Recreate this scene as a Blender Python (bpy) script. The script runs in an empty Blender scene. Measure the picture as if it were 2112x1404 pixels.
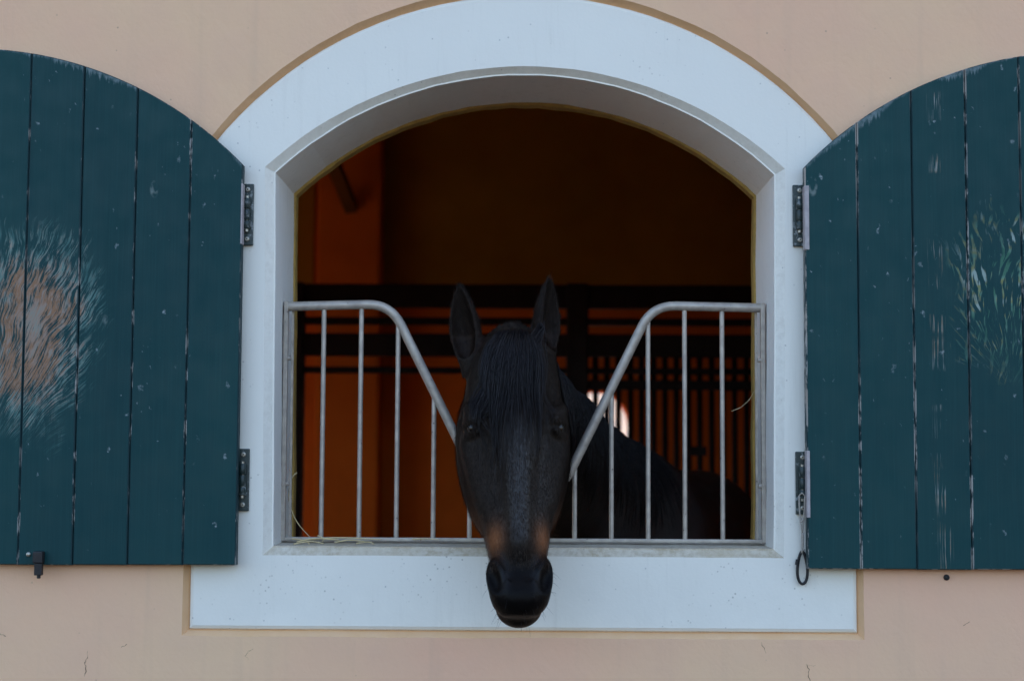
import bpy, bmesh, math, random
import numpy as np
from mathutils import Vector, Matrix, Euler
from mathutils.bvhtree import BVHTree

random.seed(7); RNG = np.random.default_rng(7)
SC = bpy.context.scene
COL = SC.collection
R = math.radians

# ------------------------------------------------------------------ camera
FPX = 3300.0                                   # focal length in photo pixels (2112 wide)
cam_d = bpy.data.cameras.new('camera'); cam = bpy.data.objects.new('camera', cam_d); COL.objects.link(cam)
cam_d.sensor_width = 36.0; cam_d.lens = FPX / 2112.0 * 36.0
cam_d.clip_start = 0.05; cam_d.clip_end = 3000
CAM_ROT = (Matrix.Rotation(R(.434), 3, 'Z') @ Matrix.Rotation(R(94.3), 3, 'X') @ Matrix.Rotation(R(.3), 3, 'Z'))
CAM_LOC = Vector((0, -3.6, 1.5))
cam.matrix_world = Matrix.Translation(CAM_LOC) @ CAM_ROT.to_4x4()
cam_d.dof.use_dof = True; cam_d.dof.focus_distance = 3.55; cam_d.dof.aperture_fstop = 2.8
SC.camera = cam

# ------------------------------------------------------------------ sky, sun, exposure
SUN_EL, SUN_AZ = R(34), R(12)                  # the sun stands behind the building: the front wall lies in open shade
world = bpy.data.worlds.new('World'); SC.world = world; world.use_nodes = True
wn = world.node_tree; bg = wn.nodes['Background']
sky = wn.nodes.new('ShaderNodeTexSky'); sky.sky_type = 'NISHITA'; sky.sun_disc = False
sky.sun_elevation = SUN_EL; sky.sun_rotation = SUN_AZ
sky.air_density = 1.0; sky.dust_density = 4.0; sky.ozone_density = 1.0; sky.altitude = 100
wn.links.new(sky.outputs[0], bg.inputs[0]); bg.inputs[1].default_value = 0.15
sun_d = bpy.data.lights.new('sun', 'SUN'); sun_d.energy = 4.0; sun_d.angle = R(.53); sun_d.color = (1, .93, .82)
sun = bpy.data.objects.new('sun', sun_d); COL.objects.link(sun); sun.location = (3, 12, 14)
sd = Vector((math.sin(SUN_AZ) * math.cos(SUN_EL), math.cos(SUN_AZ) * math.cos(SUN_EL), math.sin(SUN_EL)))
sun.rotation_euler = (-sd).to_track_quat('-Z', 'Y').to_euler()
vs = SC.view_settings; vs.view_transform = 'Standard'; vs.look = 'None'; vs.gamma = 1; vs.exposure = 2.06
vs.use_curve_mapping = False
SC.cycles.use_denoising = True
SC.cycles.max_bounces = 10; SC.cycles.diffuse_bounces = 8

# ------------------------------------------------------------------ helpers
def at(px, py, Y):
    """point of the photograph on the plane y = Y, in metres"""
    d = CAM_ROT @ Vector(((px - 1056) / FPX, -(py - 702) / FPX, -1))
    return CAM_LOC + d * ((Y - CAM_LOC.y) / d.y)

ORG = {}
def root(name, loc, label, cat, group=None):
    o = bpy.data.objects.new(name, None); COL.objects.link(o); o.location = loc
    o.empty_display_size = .1
    ORG[o.name] = Vector(loc); tag(o, label, cat, group); return o
def tag(o, label=None, cat=None, group=None, kind=None):
    if label: o['label'] = label
    if cat: o['category'] = cat
    if group: o['group'] = group
    if kind: o['kind'] = kind
    return o
class MB:
    def __init__(s): s.v = []; s.f = []; s.m = []
    def add(s, vs_, fs, mi=0):
        b = len(s.v); s.v += [tuple(v) for v in vs_]
        s.f += [tuple(i + b for i in f) for f in fs]; s.m += [mi] * len(fs)
    def box(s, x0, x1, y0, y1, z0, z1, mi=0):
        s.add([(x0,y0,z0),(x1,y0,z0),(x1,y1,z0),(x0,y1,z0),(x0,y0,z1),(x1,y0,z1),(x1,y1,z1),(x0,y1,z1)],
              [(0,3,2,1),(4,5,6,7),(0,1,5,4),(1,2,6,5),(2,3,7,6),(3,0,4,7)], mi)
    def tube(s, pts, r, sides=10, mi=0, closed=False):
        pts = [Vector(p) for p in pts]; n = len(pts)
        rs = r if isinstance(r, (list, tuple)) else [r] * n
        b = len(s.v); up = None
        for i, p in enumerate(pts):
            if closed: t = pts[(i + 1) % n] - pts[i - 1]
            else: t = pts[min(i + 1, n - 1)] - pts[max(i - 1, 0)]
            t = t.normalized()
            if up is None:
                up = t.orthogonal().normalized()
            up = (up - t * up.dot(t)).normalized(); w = t.cross(up)
            for k in range(sides):
                a = 2 * math.pi * k / sides
                s.v.append(tuple(p + (up * math.cos(a) + w * math.sin(a)) * rs[i]))
        m = n if closed else n - 1
        for i in range(m):
            j = (i + 1) % n
            for k in range(sides):
                l = (k + 1) % sides
                s.f.append((b + i*sides + k, b + i*sides + l, b + j*sides + l, b + j*sides + k)); s.m.append(mi)
        if not closed:
            s.f.append(tuple(b + k for k in range(sides))[::-1]); s.m.append(mi)
            s.f.append(tuple(b + (n-1)*sides + k for k in range(sides))); s.m.append(mi)
    def strip(s, A, B, mi=0, closed=True):
        """quads between two contours of the same length"""
        n = len(A); m = n if closed else n - 1
        s.add(list(A) + list(B), [(i, (i+1) % n, n + (i+1) % n, n + i) for i in range(m)], mi)
    def build(s, name, mats, parent=None, smooth=False, origin=None, bevel=0, auto=None):
        o = Vector((0,0,0))
        if parent is not None: o = ORG[parent.name]
        elif origin is not None: o = Vector(origin)
        me = bpy.data.meshes.new(name)
        me.from_pydata([(v[0]-o.x, v[1]-o.y, v[2]-o.z) for v in s.v], [], s.f)
        if not isinstance(mats, (list, tuple)): mats = [mats]
        for m in mats: me.materials.append(m)
        if len(mats) > 1: me.polygons.foreach_set('material_index', s.m)
        bm = bmesh.new(); bm.from_mesh(me)
        if bevel:
            bmesh.ops.remove_doubles(bm, verts=bm.verts, dist=1e-5)
            bmesh.ops.bevel(bm, geom=list(bm.edges), offset=bevel, segments=2, affect='EDGES', profile=.6, clamp_overlap=True)
        bmesh.ops.recalc_face_normals(bm, faces=bm.faces)
        bm.to_mesh(me); bm.free()
        if smooth: me.polygons.foreach_set('use_smooth', [True] * len(me.polygons))
        ob = bpy.data.objects.new(name, me); COL.objects.link(ob)
        if parent is not None: ob.parent = parent
        else: ob.location = o
        ORG[ob.name] = o
        if auto: me.set_sharp_from_angle(angle=R(auto))
        return ob

# ------------------------------------------------------------------ materials
class NT:
    def __init__(s, name, **kw):
        s.m = bpy.data.materials.new(name); s.m.use_nodes = True; s.t = s.m.node_tree
        s.b = s.t.nodes['Principled BSDF']; s.pos = s.t.nodes.new('ShaderNodeNewGeometry').outputs['Position']
        for k, v in kw.items(): s.set(k, v)
    def set(s, k, v):
        k = {'base': 'Base Color', 'rough': 'Roughness', 'metal': 'Metallic', 'spec': 'Specular IOR Level', 'normal': 'Normal',
             'sheen': 'Sheen Weight', 'sheen_rough': 'Sheen Roughness', 'sheen_tint': 'Sheen Tint', 'coat': 'Coat Weight'}.get(k, k)
        s.inp(s.b.inputs[k], v)
    def inp(s, sock, v):
        if hasattr(v, 'is_output'): s.t.links.new(v, sock)
        else:
            if isinstance(v, tuple) and len(v) == 3 and sock.type == 'RGBA': v = v + (1,)
            sock.default_value = v
    def node(s, t, ins=None, out=0, **kw):
        n = s.t.nodes.new(t)
        for k, v in kw.items(): setattr(n, k, v)
        for k, v in (ins or {}).items(): s.inp(n.inputs[k], v)
        return n.outputs[out]
    def map(s, scale=(1,1,1), rot=(0,0,0), loc=(0,0,0), vec=None):
        v = vec or s.pos
        if any(rot): v = s.node('ShaderNodeMapping', {'Vector': v, 'Rotation': rot})       # turn first, then stretch
        return s.node('ShaderNodeMapping', {'Vector': v, 'Scale': scale, 'Location': loc})
    def noise(s, scale, detail=3, rough=.5, vec=None, dist=0):
        return s.node('ShaderNodeTexNoise', {'Vector': vec or s.pos, 'Scale': scale, 'Detail': detail, 'Roughness': rough, 'Distortion': dist})
    def vor(s, scale, vec=None, out=0, rand=1):
        return s.node('ShaderNodeTexVoronoi', {'Vector': vec or s.pos, 'Scale': scale, 'Randomness': rand}, out)
    def math(s, op, a, b=0.0, clamp=False):
        return s.node('ShaderNodeMath', {0: a, 1: b}, operation=op, use_clamp=clamp)
    def ramp(s, fac, *stops, interp='LINEAR'):
        n = s.t.nodes.new('ShaderNodeValToRGB'); cr = n.color_ramp; cr.interpolation = interp
        while len(cr.elements) < len(stops): cr.elements.new(.5)
        for e, (p, c) in zip(cr.elements, stops):
            e.position = p; e.color = (c, c, c, 1) if isinstance(c, (int, float)) else tuple(c) + (1,)
        s.inp(n.inputs[0], fac); return n.outputs[0]
    def mix(s, fac, a, b, blend='MIX'):
        n = s.t.nodes.new('ShaderNodeMix'); n.data_type = 'RGBA'; n.blend_type = blend
        s.inp(n.inputs[0], fac); s.inp(n.inputs[6], a); s.inp(n.inputs[7], b); return n.outputs[2]
    def bump(s, h, strength=.3, dist=.002, normal=None):
        ins = {'Height': h, 'Strength': strength, 'Distance': dist}
        if normal: ins['Normal'] = normal
        return s.node('ShaderNodeBump', ins)
    def sep(s, vec=None):
        n = s.t.nodes.new('ShaderNodeSeparateXYZ'); s.inp(n.inputs[0], vec or s.pos); return n.outputs
    def ell(s, c, r):
        """distance from a world point measured in radii"""
        v = s.node('ShaderNodeVectorMath', {0: s.pos, 1: tuple(c)}, operation='SUBTRACT')
        v = s.node('ShaderNodeVectorMath', {0: v, 1: tuple(1 / q for q in r)}, operation='MULTIPLY')
        return s.node('ShaderNodeVectorMath', {0: v}, out=1, operation='LENGTH')

def m_wall():
    n = NT('peach_plaster', rough=.9, spec=.2)
    big = n.noise(1.3, 4, .55); mid = n.noise(9, 4, .6); fine = n.noise(120, 3, .6)
    c = n.mix(n.ramp(big, (.3, 0), (.7, 1)), (.785, .455, .310), (.775, .535, .320))
    c = n.mix(n.math('MULTIPLY', n.ramp(mid, (.35, 0), (.75, 1)), .35), c, (.70, .45, .315))
    sp = n.math('MULTIPLY', n.ramp(n.vor(26), (.03, 1), (.075, 0)), n.ramp(n.noise(14, 2), (.52, 0), (.62, 1)))
    c = n.mix(n.math('MULTIPLY', sp, .55), c, (.28, .2, .15))
    # faint run-off streaks, with a shape of their own
    st = n.noise(1, 3, .6, n.map((14, 1, .8)))
    c = n.mix(n.math('MULTIPLY', n.ramp(st, (.55, 0), (.75, 1)), .22), c, (.50, .36, .26))
    n.set('base', c)
    trow = n.noise(1, 3, .6, n.map((16, 16, 5), (0, R(35), 0)), .8)
    n.set('normal', n.bump(fine, .3, .002, n.bump(trow, .22, .006, n.bump(mid, .4, .006))))
    return n.m
def m_edge():
    n = NT('plaster_edge_shade', rough=.9, spec=.2)
    c = n.mix(n.noise(18, 3), (.70, .42, .21), (.76, .50, .30))  # plaster step, with its warm shade put into the colour
    n.set('base', c); n.set('normal', n.bump(n.noise(90, 3), .4, .003)); return n.m
def white(name, dirt, thr=.5):
    n = NT(name, rough=.62, spec=.35)
    c = n.mix(n.ramp(n.noise(2.4, 4, .6), (.3, 0), (.75, 1)), (.81, .79, .705), (.775, .755, .68)) if name != 'white_paint_reveal' else (.86, .85, .80)
    sp = n.math('MULTIPLY', n.ramp(n.vor(34), (.035, 1), (.085, 0)), n.ramp(n.noise(9, 2), (thr, 0), (thr + .1, 1)))
    c = n.mix(n.math('MULTIPLY', sp, .7), c, (.36, .36, .34))
    z = n.sep()[2]
    low = n.math('MULTIPLY', n.ramp(n.math('MULTIPLY', n.math('SUBTRACT', z, 1.05), 1.6), (0, 1), (.55, 0)), n.ramp(n.noise(7, 5, .65), (.42, 0), (.68, 1)))
    c = n.mix(n.math('MULTIPLY', low, .2), c, (.55, .53, .47))
    drip = n.math('MULTIPLY', n.ramp(n.noise(1, 4, .65, n.map((46, 46, 3.2))), (.54, 0), (.72, 1)), n.ramp(n.noise(4, 3), (.4, 0), (.62, 1)))
    c = n.mix(n.math('MULTIPLY', drip, .22), c, (.50, .48, .41))
    sp2 = n.math('MULTIPLY', n.ramp(n.vor(75), (.10, 1), (.2, 0)), n.ramp(n.math('ADD', n.noise(6, 3, .6), n.math('MULTIPLY', n.ramp(n.math('ABSOLUTE', n.math('SUBTRACT', z, 1.34)), (.02, 1), (.28, 0)), .14)), (.60, 0), (.72, 1)))
    c = n.mix(n.math('MULTIPLY', sp2, .65), c, (.33, .31, .26))
    if dirt:
        g = n.noise(70, 5, .7); g2 = n.noise(9, 4, .6)
        k = n.math('MULTIPLY', n.ramp(g, (.42, 0), (.62, 1)), n.ramp(g2, (.3, .25), (.65, 1)))
        c = n.mix(n.math('MULTIPLY', k, dirt), c, (.27, .21, .13))
    if dirt > .5: c = n.mix(n.math('MULTIPLY', n.ramp(n.noise(5, 3), (.3, .5), (.7, 1)), .8), c, (.46, .37, .24))
    n.set('base', c)
    n.set('normal', n.bump(n.noise(160, 3), .2 + dirt * .5, .0015 + dirt * .003, n.bump(n.noise(11, 3), .25, .004)))
    return n.m
def m_shutter(side):
    n = NT('worn_green_paint', rough=.5, spec=.16)
    x, y, z = n.sep()
    grain = n.noise(1, 4, .6, n.map((70, 30, 3)))
    green = n.mix(n.ramp(n.noise(3, 4), (.3, 0), (.7, 1)), (.0050, .043, .047), (.0070, .052, .054))
    green = n.mix(n.math('MULTIPLY', n.ramp(grain, (.4, 0), (.7, 1)), .3), green, (.0055, .037, .042))
    rnd_ = n.node('ShaderNodeObjectInfo', out=5)
    green = n.mix(n.math('MULTIPLY', rnd_, .45), green, (.0035, .034, .040))
    brush = n.noise(1, 3, .6, n.map((420, 40, 6)))
    green = n.mix(n.math('MULTIPLY', n.ramp(brush, (.45, 0), (.75, 1)), .35), green, (.012, .062, .066))
    fade = n.ramp(n.noise(1, 4, .6, n.map((5, 5, 1.6))), (.5, 0), (.8, 1))
    green = n.mix(n.math('MULTIPLY', fade, .35), green, (.014, .062, .062))
    c = green; rough = .5
    # small chips and scuffs
    wn_ = n.t.nodes.new('ShaderNodeTexNoise'); n.inp(wn_.inputs['Vector'], n.pos); wn_.inputs['Scale'].default_value = 70; wn_.inputs['Detail'].default_value = 3
    warp = n.node('ShaderNodeVectorMath', {0: n.node('ShaderNodeVectorMath', {0: wn_.outputs['Color'], 1: (.022, .022, .022)}, operation='MULTIPLY'), 1: n.pos}, operation='ADD')
    v1 = n.vor(24, n.map((1, 1, .55), vec=warp)); k1 = n.ramp(n.noise(6.5, 3), (.47 - (.09 if side > 0 else .03), 0), (.60, 1))
    chip = n.math('MULTIPLY', n.ramp(v1, (.065, 1), (.11, 0)), k1)
    v2 = n.vor(60, n.map((1, 1, .4), (0, R(20), 0), vec=warp)); chip2 = n.math('MULTIPLY', n.ramp(v2, (.06, 1), (.1, 0)), n.ramp(n.noise(10, 2), (.53 - (.08 if side > 0 else .03), 0), (.63, 1)))
    chip = n.math('MAXIMUM', chip, n.math('MULTIPLY', chip2, .8))
    chip = n.math('MULTIPLY', chip, n.ramp(n.noise(150, 2), (.4, .2), (.6, 1)))
    c = n.mix(n.math('MULTIPLY', chip, .75), c, (.30, .36, .38))
    kv = n.vor(3.3, n.map((1.6, 1, .8), (0, 0, 0), (.3, 0, .2)))
    knot = n.math('MULTIPLY', n.ramp(kv, (.035, 0), (.045, 1), (.055, 1), (.07, 0)), n.ramp(n.noise(60, 3), (.42, 0), (.6, 1)))
    c = n.mix(n.math('MULTIPLY', knot, .6), c, (.20, .25, .24))
    # gnawed and scratched patch
    if side < 0:
        cen = at(66, 665, -.07); rad = (.165, 1, .275); tilt = R(30)
    else:
        cen = at(2085, 590, -.07); rad = (.15, 1, .21); tilt = R(24)
    d = n.ell(cen, rad)
    def fan(px_, py_, fa, fr, rough_=.65, det=4, off=0):
        """strokes that fan out from a point of the board"""
        p_ = at(px_, py_, -.07)
        dx = n.math('SUBTRACT', x, p_.x); dz = n.math('SUBTRACT', z, p_.z)
        wob = n.math('MULTIPLY', n.math('SUBTRACT', n.noise(7, 2), .5), .13)
        ang = n.math('ADD', n.math('ARCTAN2', dx, dz), wob)
        r_ = n.math('POWER', n.math('ADD', n.math('MULTIPLY', dx, dx), n.math('MULTIPLY', dz, dz)), .5)
        v_ = n.node('ShaderNodeCombineXYZ', {0: n.math('MULTIPLY', ang, fa), 1: n.math('MULTIPLY', r_, fr), 2: float(off)})
        return n.noise(1, det, rough_, v_, .3)
    if side < 0:
        st = fan(-120, 1080, 120, 15, .72, 5); st2 = fan(-160, 1150, 80, 26, .65, 4, 4); st3 = st
    else:
        st = fan(2085, 800, 30, 17, .5, 3); st3 = fan(2010, 1000, 46, 13, .5, 3, 7); st2 = st
    blot = n.noise(15, 3, .6)
    d = n.math('ADD', d, n.math('MULTIPLY', n.math('SUBTRACT', n.noise(8, 3, .6), .5), .9))
    inside = n.math('SUBTRACT', 1.0, d)
    if side < 0:
        k = n.math('ADD', n.math('MULTIPLY', inside, .50), n.math('MULTIPLY', n.math('SUBTRACT', st, .5), 3.0))
        k = n.math('ADD', k, n.math('MULTIPLY', n.math('SUBTRACT', n.noise(1, 4, .7, n.map((60, 20, 14))), .5), 1.1))
        k = n.ramp(k, (.08, 0), (.38, 1))
        k = n.math('MULTIPLY', n.math('MULTIPLY', k, .88), n.ramp(d, (.70, 1), (1.35, 0)))
        tone = n.math('ADD', n.math('ADD', n.math('MULTIPLY', st2, .55), n.math('MULTIPLY', inside, .34)), n.math('MULTIPLY', blot, .30))
        wc = n.ramp(tone, (.34, (.025, .10, .10)), (.44, (.075, .18, .17)), (.52, (.17, .24, .215)), (.58, (.29, .24, .20)), (.65, (.28, .14, .07)), (.74, (.31, .22, .17)), (.84, (.25, .25, .21)))
    else:
        s3 = n.math('MAXIMUM', n.ramp(st, (.57, 0), (.63, 1)), n.ramp(st3, (.57, 0), (.62, 1)))
        k = n.math('MULTIPLY', s3, n.ramp(n.math('ADD', d, n.math('MULTIPLY', n.math('SUBTRACT', blot, .5), 1.0)), (.45, 1), (1.10, 0)))
        wc = n.ramp(n.noise(22, 2), (.36, (.04, .13, .09)), (.46, (.10, .21, .16)), (.54, (.20, .20, .08)), (.62, (.24, .32, .30)))
    c = n.mix(k, c, wc)
    if side > 0:
        # bare wood showing in a line of grain on the third plank
        xc = at(1935, 700, -.07).x
        wv = n.math('ADD', n.math('SUBTRACT', x, xc), n.math('MULTIPLY', n.math('SUBTRACT', n.noise(3.5, 2), .5), .05))
        band = n.ramp(n.math('ABSOLUTE', wv), (.004, 1), (.019, 0))
        lines = n.ramp(n.noise(1, 2, .5, n.map((360, 10, 12)), .3), (.55, 0), (.63, 1))
        gaps = n.ramp(n.noise(1, 2, .5, n.map((3, 3, 13), (0, 0, 0), (2, 0, .4))), (.50, 0), (.58, 1))
        g = n.math('MULTIPLY', n.math('MULTIPLY', band, lines), gaps)
        c = n.mix(n.math('MULTIPLY', g, .8), c, n.ramp(n.noise(25, 2), (.4, (.33, .35, .33)), (.62, (.34, .23, .14))))
    # weathered top edge
    ac = (side * 1.25, 0, 1.5535)
    vr = n.node('ShaderNodeVectorMath', {0: n.node('ShaderNodeVectorMath', {0: n.pos, 1: ac}, operation='SUBTRACT'), 1: (1, 0, 1)}, operation='MULTIPLY')
    rr = n.node('ShaderNodeVectorMath', {0: vr}, out=1, operation='LENGTH')
    patch = n.ramp(n.noise(7, 2, .5, n.map((1, 1, .3))), (.42, .15), (.66, 1))
    depth = n.math('MULTIPLY', patch, n.math('POWER', n.noise(1, 4, .7, n.map((240, 10, 8))), 1.6))
    edge = n.math('SUBTRACT', n.math('ADD', n.math('SUBTRACT', rr, .867), .0015), n.math('MULTIPLY', depth, -.045))
    kt = n.ramp(n.math('MULTIPLY', edge, 60), (.12, 0), (.55, 1))
    kt = n.math('MULTIPLY', kt, n.ramp(n.noise(90, 3, .7), (.35, .25), (.6, 1)))
    c = n.mix(n.math('MULTIPLY', kt, .6), c, n.mix(n.noise(40, 2), (.12, .20, .23), (.32, .36, .36)))
    n.set('base', c)
    n.set('rough', n.ramp(n.noise(20, 3), (.3, .42), (.7, .62)))
    n.set('normal', n.bump(n.math('MULTIPLY', n.math('ADD', n.math('MAXIMUM', k, kt), chip), -1.0), .5, .001, n.bump(grain, .35, .0015)))
    return n.m
def m_groove(lo):
    n = NT('chipped_plank_edge', rough=.6, spec=.25)
    k = n.ramp(n.noise(1, 4, .65, n.map((60, 60, 22))), (lo, 0), (lo + .08, 1))
    big = n.ramp(n.noise(1, 2, .5, n.map((9, 9, 2.2))), (.4, 0), (.6, 1))
    c = n.mix(n.math('MULTIPLY', k, big), (.008, .034, .040), n.mix(n.noise(8, 2), (.36, .40, .40), (.30, .24, .19)))
    n.set('base', c); return n.m
def simple(name, col, rough, metal=0, var=.25, scale=30, bump=.2, spec=.4, col2=None):
    n = NT(name, rough=rough, metal=metal, spec=spec)
    c2 = col2 or tuple(q * (1 - var) for q in col)
    n.set('base', n.mix(n.ramp(n.noise(scale, 4, .6), (.35, 0), (.68, 1)), col, c2))
    n.set('rough', n.ramp(n.noise(scale * 1.7, 3), (.3, max(rough - .1, .05)), (.7, min(rough + .12, 1))))
    if bump: n.set('normal', n.bump(n.noise(scale * 4, 3), bump, .002))
    return n.m
def m_steel():
    n = NT('dull_galvanised_steel', metal=.35, rough=.5)
    c = n.mix(n.ramp(n.noise(40, 4), (.35, 0), (.7, 1)), (.46, .41, .35), (.33, .29, .25))
    sp = n.math('MULTIPLY', n.ramp(n.vor(90), (.1, 1), (.2, 0)), n.ramp(n.noise(20, 2), (.55, 0), (.62, 1)))
    c = n.mix(sp, c, (.06, .05, .045)); n.set('base', c)
    n.set('rough', n.ramp(n.noise(70, 3), (.3, .38), (.7, .62))); n.set('normal', n.bump(n.noise(200, 2), .1, .001)); return n.m
def m_hinge():
    n = NT('dark_green_hinge_paint', rough=.42, spec=.5)
    k = n.math('MULTIPLY', n.ramp(n.noise(110, 3, .6), (.54, 0), (.62, 1)), n.ramp(n.noise(25, 2), (.45, 0), (.6, 1)))
    n.set('base', n.mix(n.math('MULTIPLY', k, .8), (.012, .028, .027), (.24, .27, .28))); n.set('normal', n.bump(n.noise(300, 2), .3, .001)); return n.m

M = dict(
    wall=m_wall(), edge=m_edge(), white=white('white_paint', 0, .43), reveal=white('white_paint_reveal', .05, .48), sill=white('dirty_white_sill', .8, .42),
    chamfer=white('weathered_white_chamfer', .14, .40),
    ochre=simple('ochre_inner_lip', (.42, .27, .07), .9, var=.3),
    green_l=m_shutter(-1), green_r=m_shutter(1), groove_l=m_groove(.55), groove_r=m_groove(.47), steel=m_steel(), hinge=m_hinge(),
    screw=simple('worn_screw_steel', (.42, .40, .34), .4, .8, scale=300, bump=0),
    black=simple('black_iron', (.018, .018, .02), .5, .2, scale=80),
    rope=simple('grey_cord', (.42, .38, .33), .9, scale=200),
    straw=simple('dry_straw', (.66, .53, .29), .7, scale=60),
    orange=simple('orange_lime_paint', (.66, .17, .022), .9, var=.2, scale=2.2, bump=.15, spec=.1),
    brown=simple('brown_timber_ceiling', (.14, .065, .018), .85, var=.35, scale=3, spec=.1),
    rear_upper=simple('brown_upper_panel', (.36, .20, .022), .85, var=.25, scale=2, spec=.1),
    iron=simple('dark_stall_paint', (.016, .012, .014), .6, var=.3, scale=10, spec=.2),
    floor=simple('stable_floor_concrete', (.24, .18, .12), .95, var=.4, scale=6),
    ground=simple('yard_gravel', (.06, .036, .019), .95, var=.45, scale=9, bump=.6),
    crack=simple('crack_dark', (.22, .15, .10), 1, scale=50, bump=0, spec=0),
    cream=simple('cream_board', (.62, .55, .42), .7, scale=20),
)

# ------------------------------------------------------------------ ground
g = MB(); g.add([(-900,-900,0),(900,-900,0),(900,900,0),(-900,900,0)], [(0,1,2,3)])
tag(g.build('ground', M['ground']), kind='structure')
g = MB(); g.add([(-4.4,.3,.012),(4.4,.3,.012),(4.4,5.2,.012),(-4.4,5.2,.012)], [(0,1,2,3)])
tag(g.build('stable_floor', M['floor']), kind='structure')

# ------------------------------------------------------------------ the stable wall with its arched window
def contour(hw_bot, hw_top, zb, zs, za, y, n=36, jit=0, seed=0):
    """closed outline: bottom left, bottom right, up the right jamb, over the arch, down the left jamb"""
    h = za - zs; rad = (hw_top**2 + h*h) / (2*h); zc = za - rad; a0 = math.asin(min(1, hw_top / rad))
    P = []
    nb, nj = 14, 10
    for i in range(nb): P.append((-hw_bot + 2*hw_bot*i/nb, zb))
    for i in range(nj): P.append((hw_bot + (hw_top-hw_bot)*i/nj, zb + (zs-zb)*i/nj))
    for i in range(n): 
        a = a0 - 2*a0*i/n; P.append((rad*math.sin(a), zc + rad*math.cos(a)))
    for i in range(nj): P.append((-hw_top + (hw_top-hw_bot)*i/nj, zs + (zb-zs)*i/nj))
    r = random.Random(seed)
    return [(x + r.uniform(-jit, jit), y, z + r.uniform(-jit, jit)) for x, z in P]
OUT_A = contour(.753, .753, 1.111, 2.168, 2.573, -.030, jit=.0012, seed=1)      # edge of the plaster
OUT_B = contour(.741, .741, 1.124, 2.168, 2.560, -.010, jit=.0006, seed=2)      # foot of the plaster edge
OUT_C = contour(.738, .738, 1.127, 2.168, 2.557, -.018, jit=.0004, seed=3)      # white surround
OUT_D = contour(.731, .731, 1.134, 2.167, 2.550, -.022)
IN_A = contour(.579, .588, 1.289, 2.160, 2.393, -.022, jit=.0006, seed=4)
IN_B0 = contour(.5615, .5695, 1.3045, 2.1505, 2.3795, -.006, jit=.0007, seed=5)
IN_B = contour(.558, .566, 1.308, 2.149, 2.376, -.0065, jit=.0007, seed=5)
IN_C = contour(.556, .563, 1.312, 2.147, 2.374, .262, jit=.0012, seed=6)
LIP = contour(.551, .557, 1.313, 2.143, 2.368, .263, jit=.002, seed=7)
LIP_B = contour(.551, .557, 1.313, 2.143, 2.368, .30, jit=.002, seed=7)

stable = root('stable_building', (0, .15, 0), 'peach plastered stable wall with a white arched window surround', 'building')
def fill_with_hole(outer, *holes, y):
    bm = bmesh.new()
    for loop in (outer,) + holes:
        vs_ = [bm.verts.new((p[0], y, p[-1])) for p in loop]
        for i in range(len(vs_)): bm.edges.new((vs_[i], vs_[(i+1) % len(vs_)]))
    bmesh.ops.triangle_fill(bm, edges=list(bm.edges), use_beauty=True)
    bm.verts.index_update()
    v = [tuple(q.co) for q in bm.verts]; f = [tuple(q.index for q in fc.verts) for fc in bm.faces]; bm.free(); return v, f
w = MB()
XW, ZW = 4.6, 4.3
rect = [(-XW, 0), (XW, 0), (XW, ZW), (-XW, ZW)]
v, f = fill_with_hole(rect, OUT_A, y=-.03); w.add(v, f, 0)
w.strip(OUT_A, OUT_B, 1)
v, f = fill_with_hole(rect, LIP, y=.30); w.add([(a, .30, c) for a, b, c in v], f, 2)
w.strip([(x, .30, z) for x, y, z in LIP], LIP, 3); 
w.strip(LIP, IN_C, 3)
w.add([(-XW,-.03,0),(XW,-.03,0),(XW,-.03,ZW),(-XW,-.03,ZW),(-XW,.3,0),(XW,.3,0),(XW,.3,ZW),(-XW,.3,ZW)], [(0,3,7,4),(1,5,6,2),(3,2,6,7)], 0)
facade = w.build('front_wall', [M['wall'], M['edge'], M['orange'], M['ochre']], stable)

sur = MB()
sur.strip(OUT_B, OUT_C, 0); sur.strip(OUT_C, OUT_D, 0); sur.strip(OUT_D, IN_A, 0)
n_b = 14
def part_strip(A, B, sel, mi):
    n = len(A)
    for i in range(n):
        if sel(i): sur.add([A[i], A[(i+1) % n], B[(i+1) % n], B[i]], [(0,1,2,3)], mi)
part_strip(IN_A, IN_B0, lambda i: i < n_b, 2); part_strip(IN_A, IN_B0, lambda i: i >= n_b, 1)
part_strip(IN_B0, IN_B, lambda i: i < n_b, 2); part_strip(IN_B0, IN_B, lambda i: i >= n_b, 0)
part_strip(IN_B, IN_C, lambda i: i < n_b, 2); part_strip(IN_B, IN_C, lambda i: i >= n_b, 3)
surround = sur.build('window_surround', [M['white'], M['chamfer'], M['sill'], M['reveal']], stable)

# other walls and the ceiling of the stable, seen dimly through the window
YR = 5.2
def box_part(name, mat, *b, parent=stable, bevel=0):
    m = MB(); m.box(*b); return m.build(name, mat, parent, bevel=bevel)
box_part('side_wall', M['orange'], 4.4, 4.6, .31, YR, .0, ZW)
# left end wall with an unseen open doorway, added to let light in
m = MB(); m.box(-4.6, -4.4, .31, 1.2, 0, ZW); m.box(-4.6, -4.4, 3.4, YR, 0, ZW); m.box(-4.6, -4.4, 1.2, 3.4, 2.7, ZW)
m.build('side_wall', M['orange'], stable)
box_part('ceiling', M['brown'], -4.6, 4.6, .301, YR + .25, ZW - .5, ZW - .3)
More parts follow.
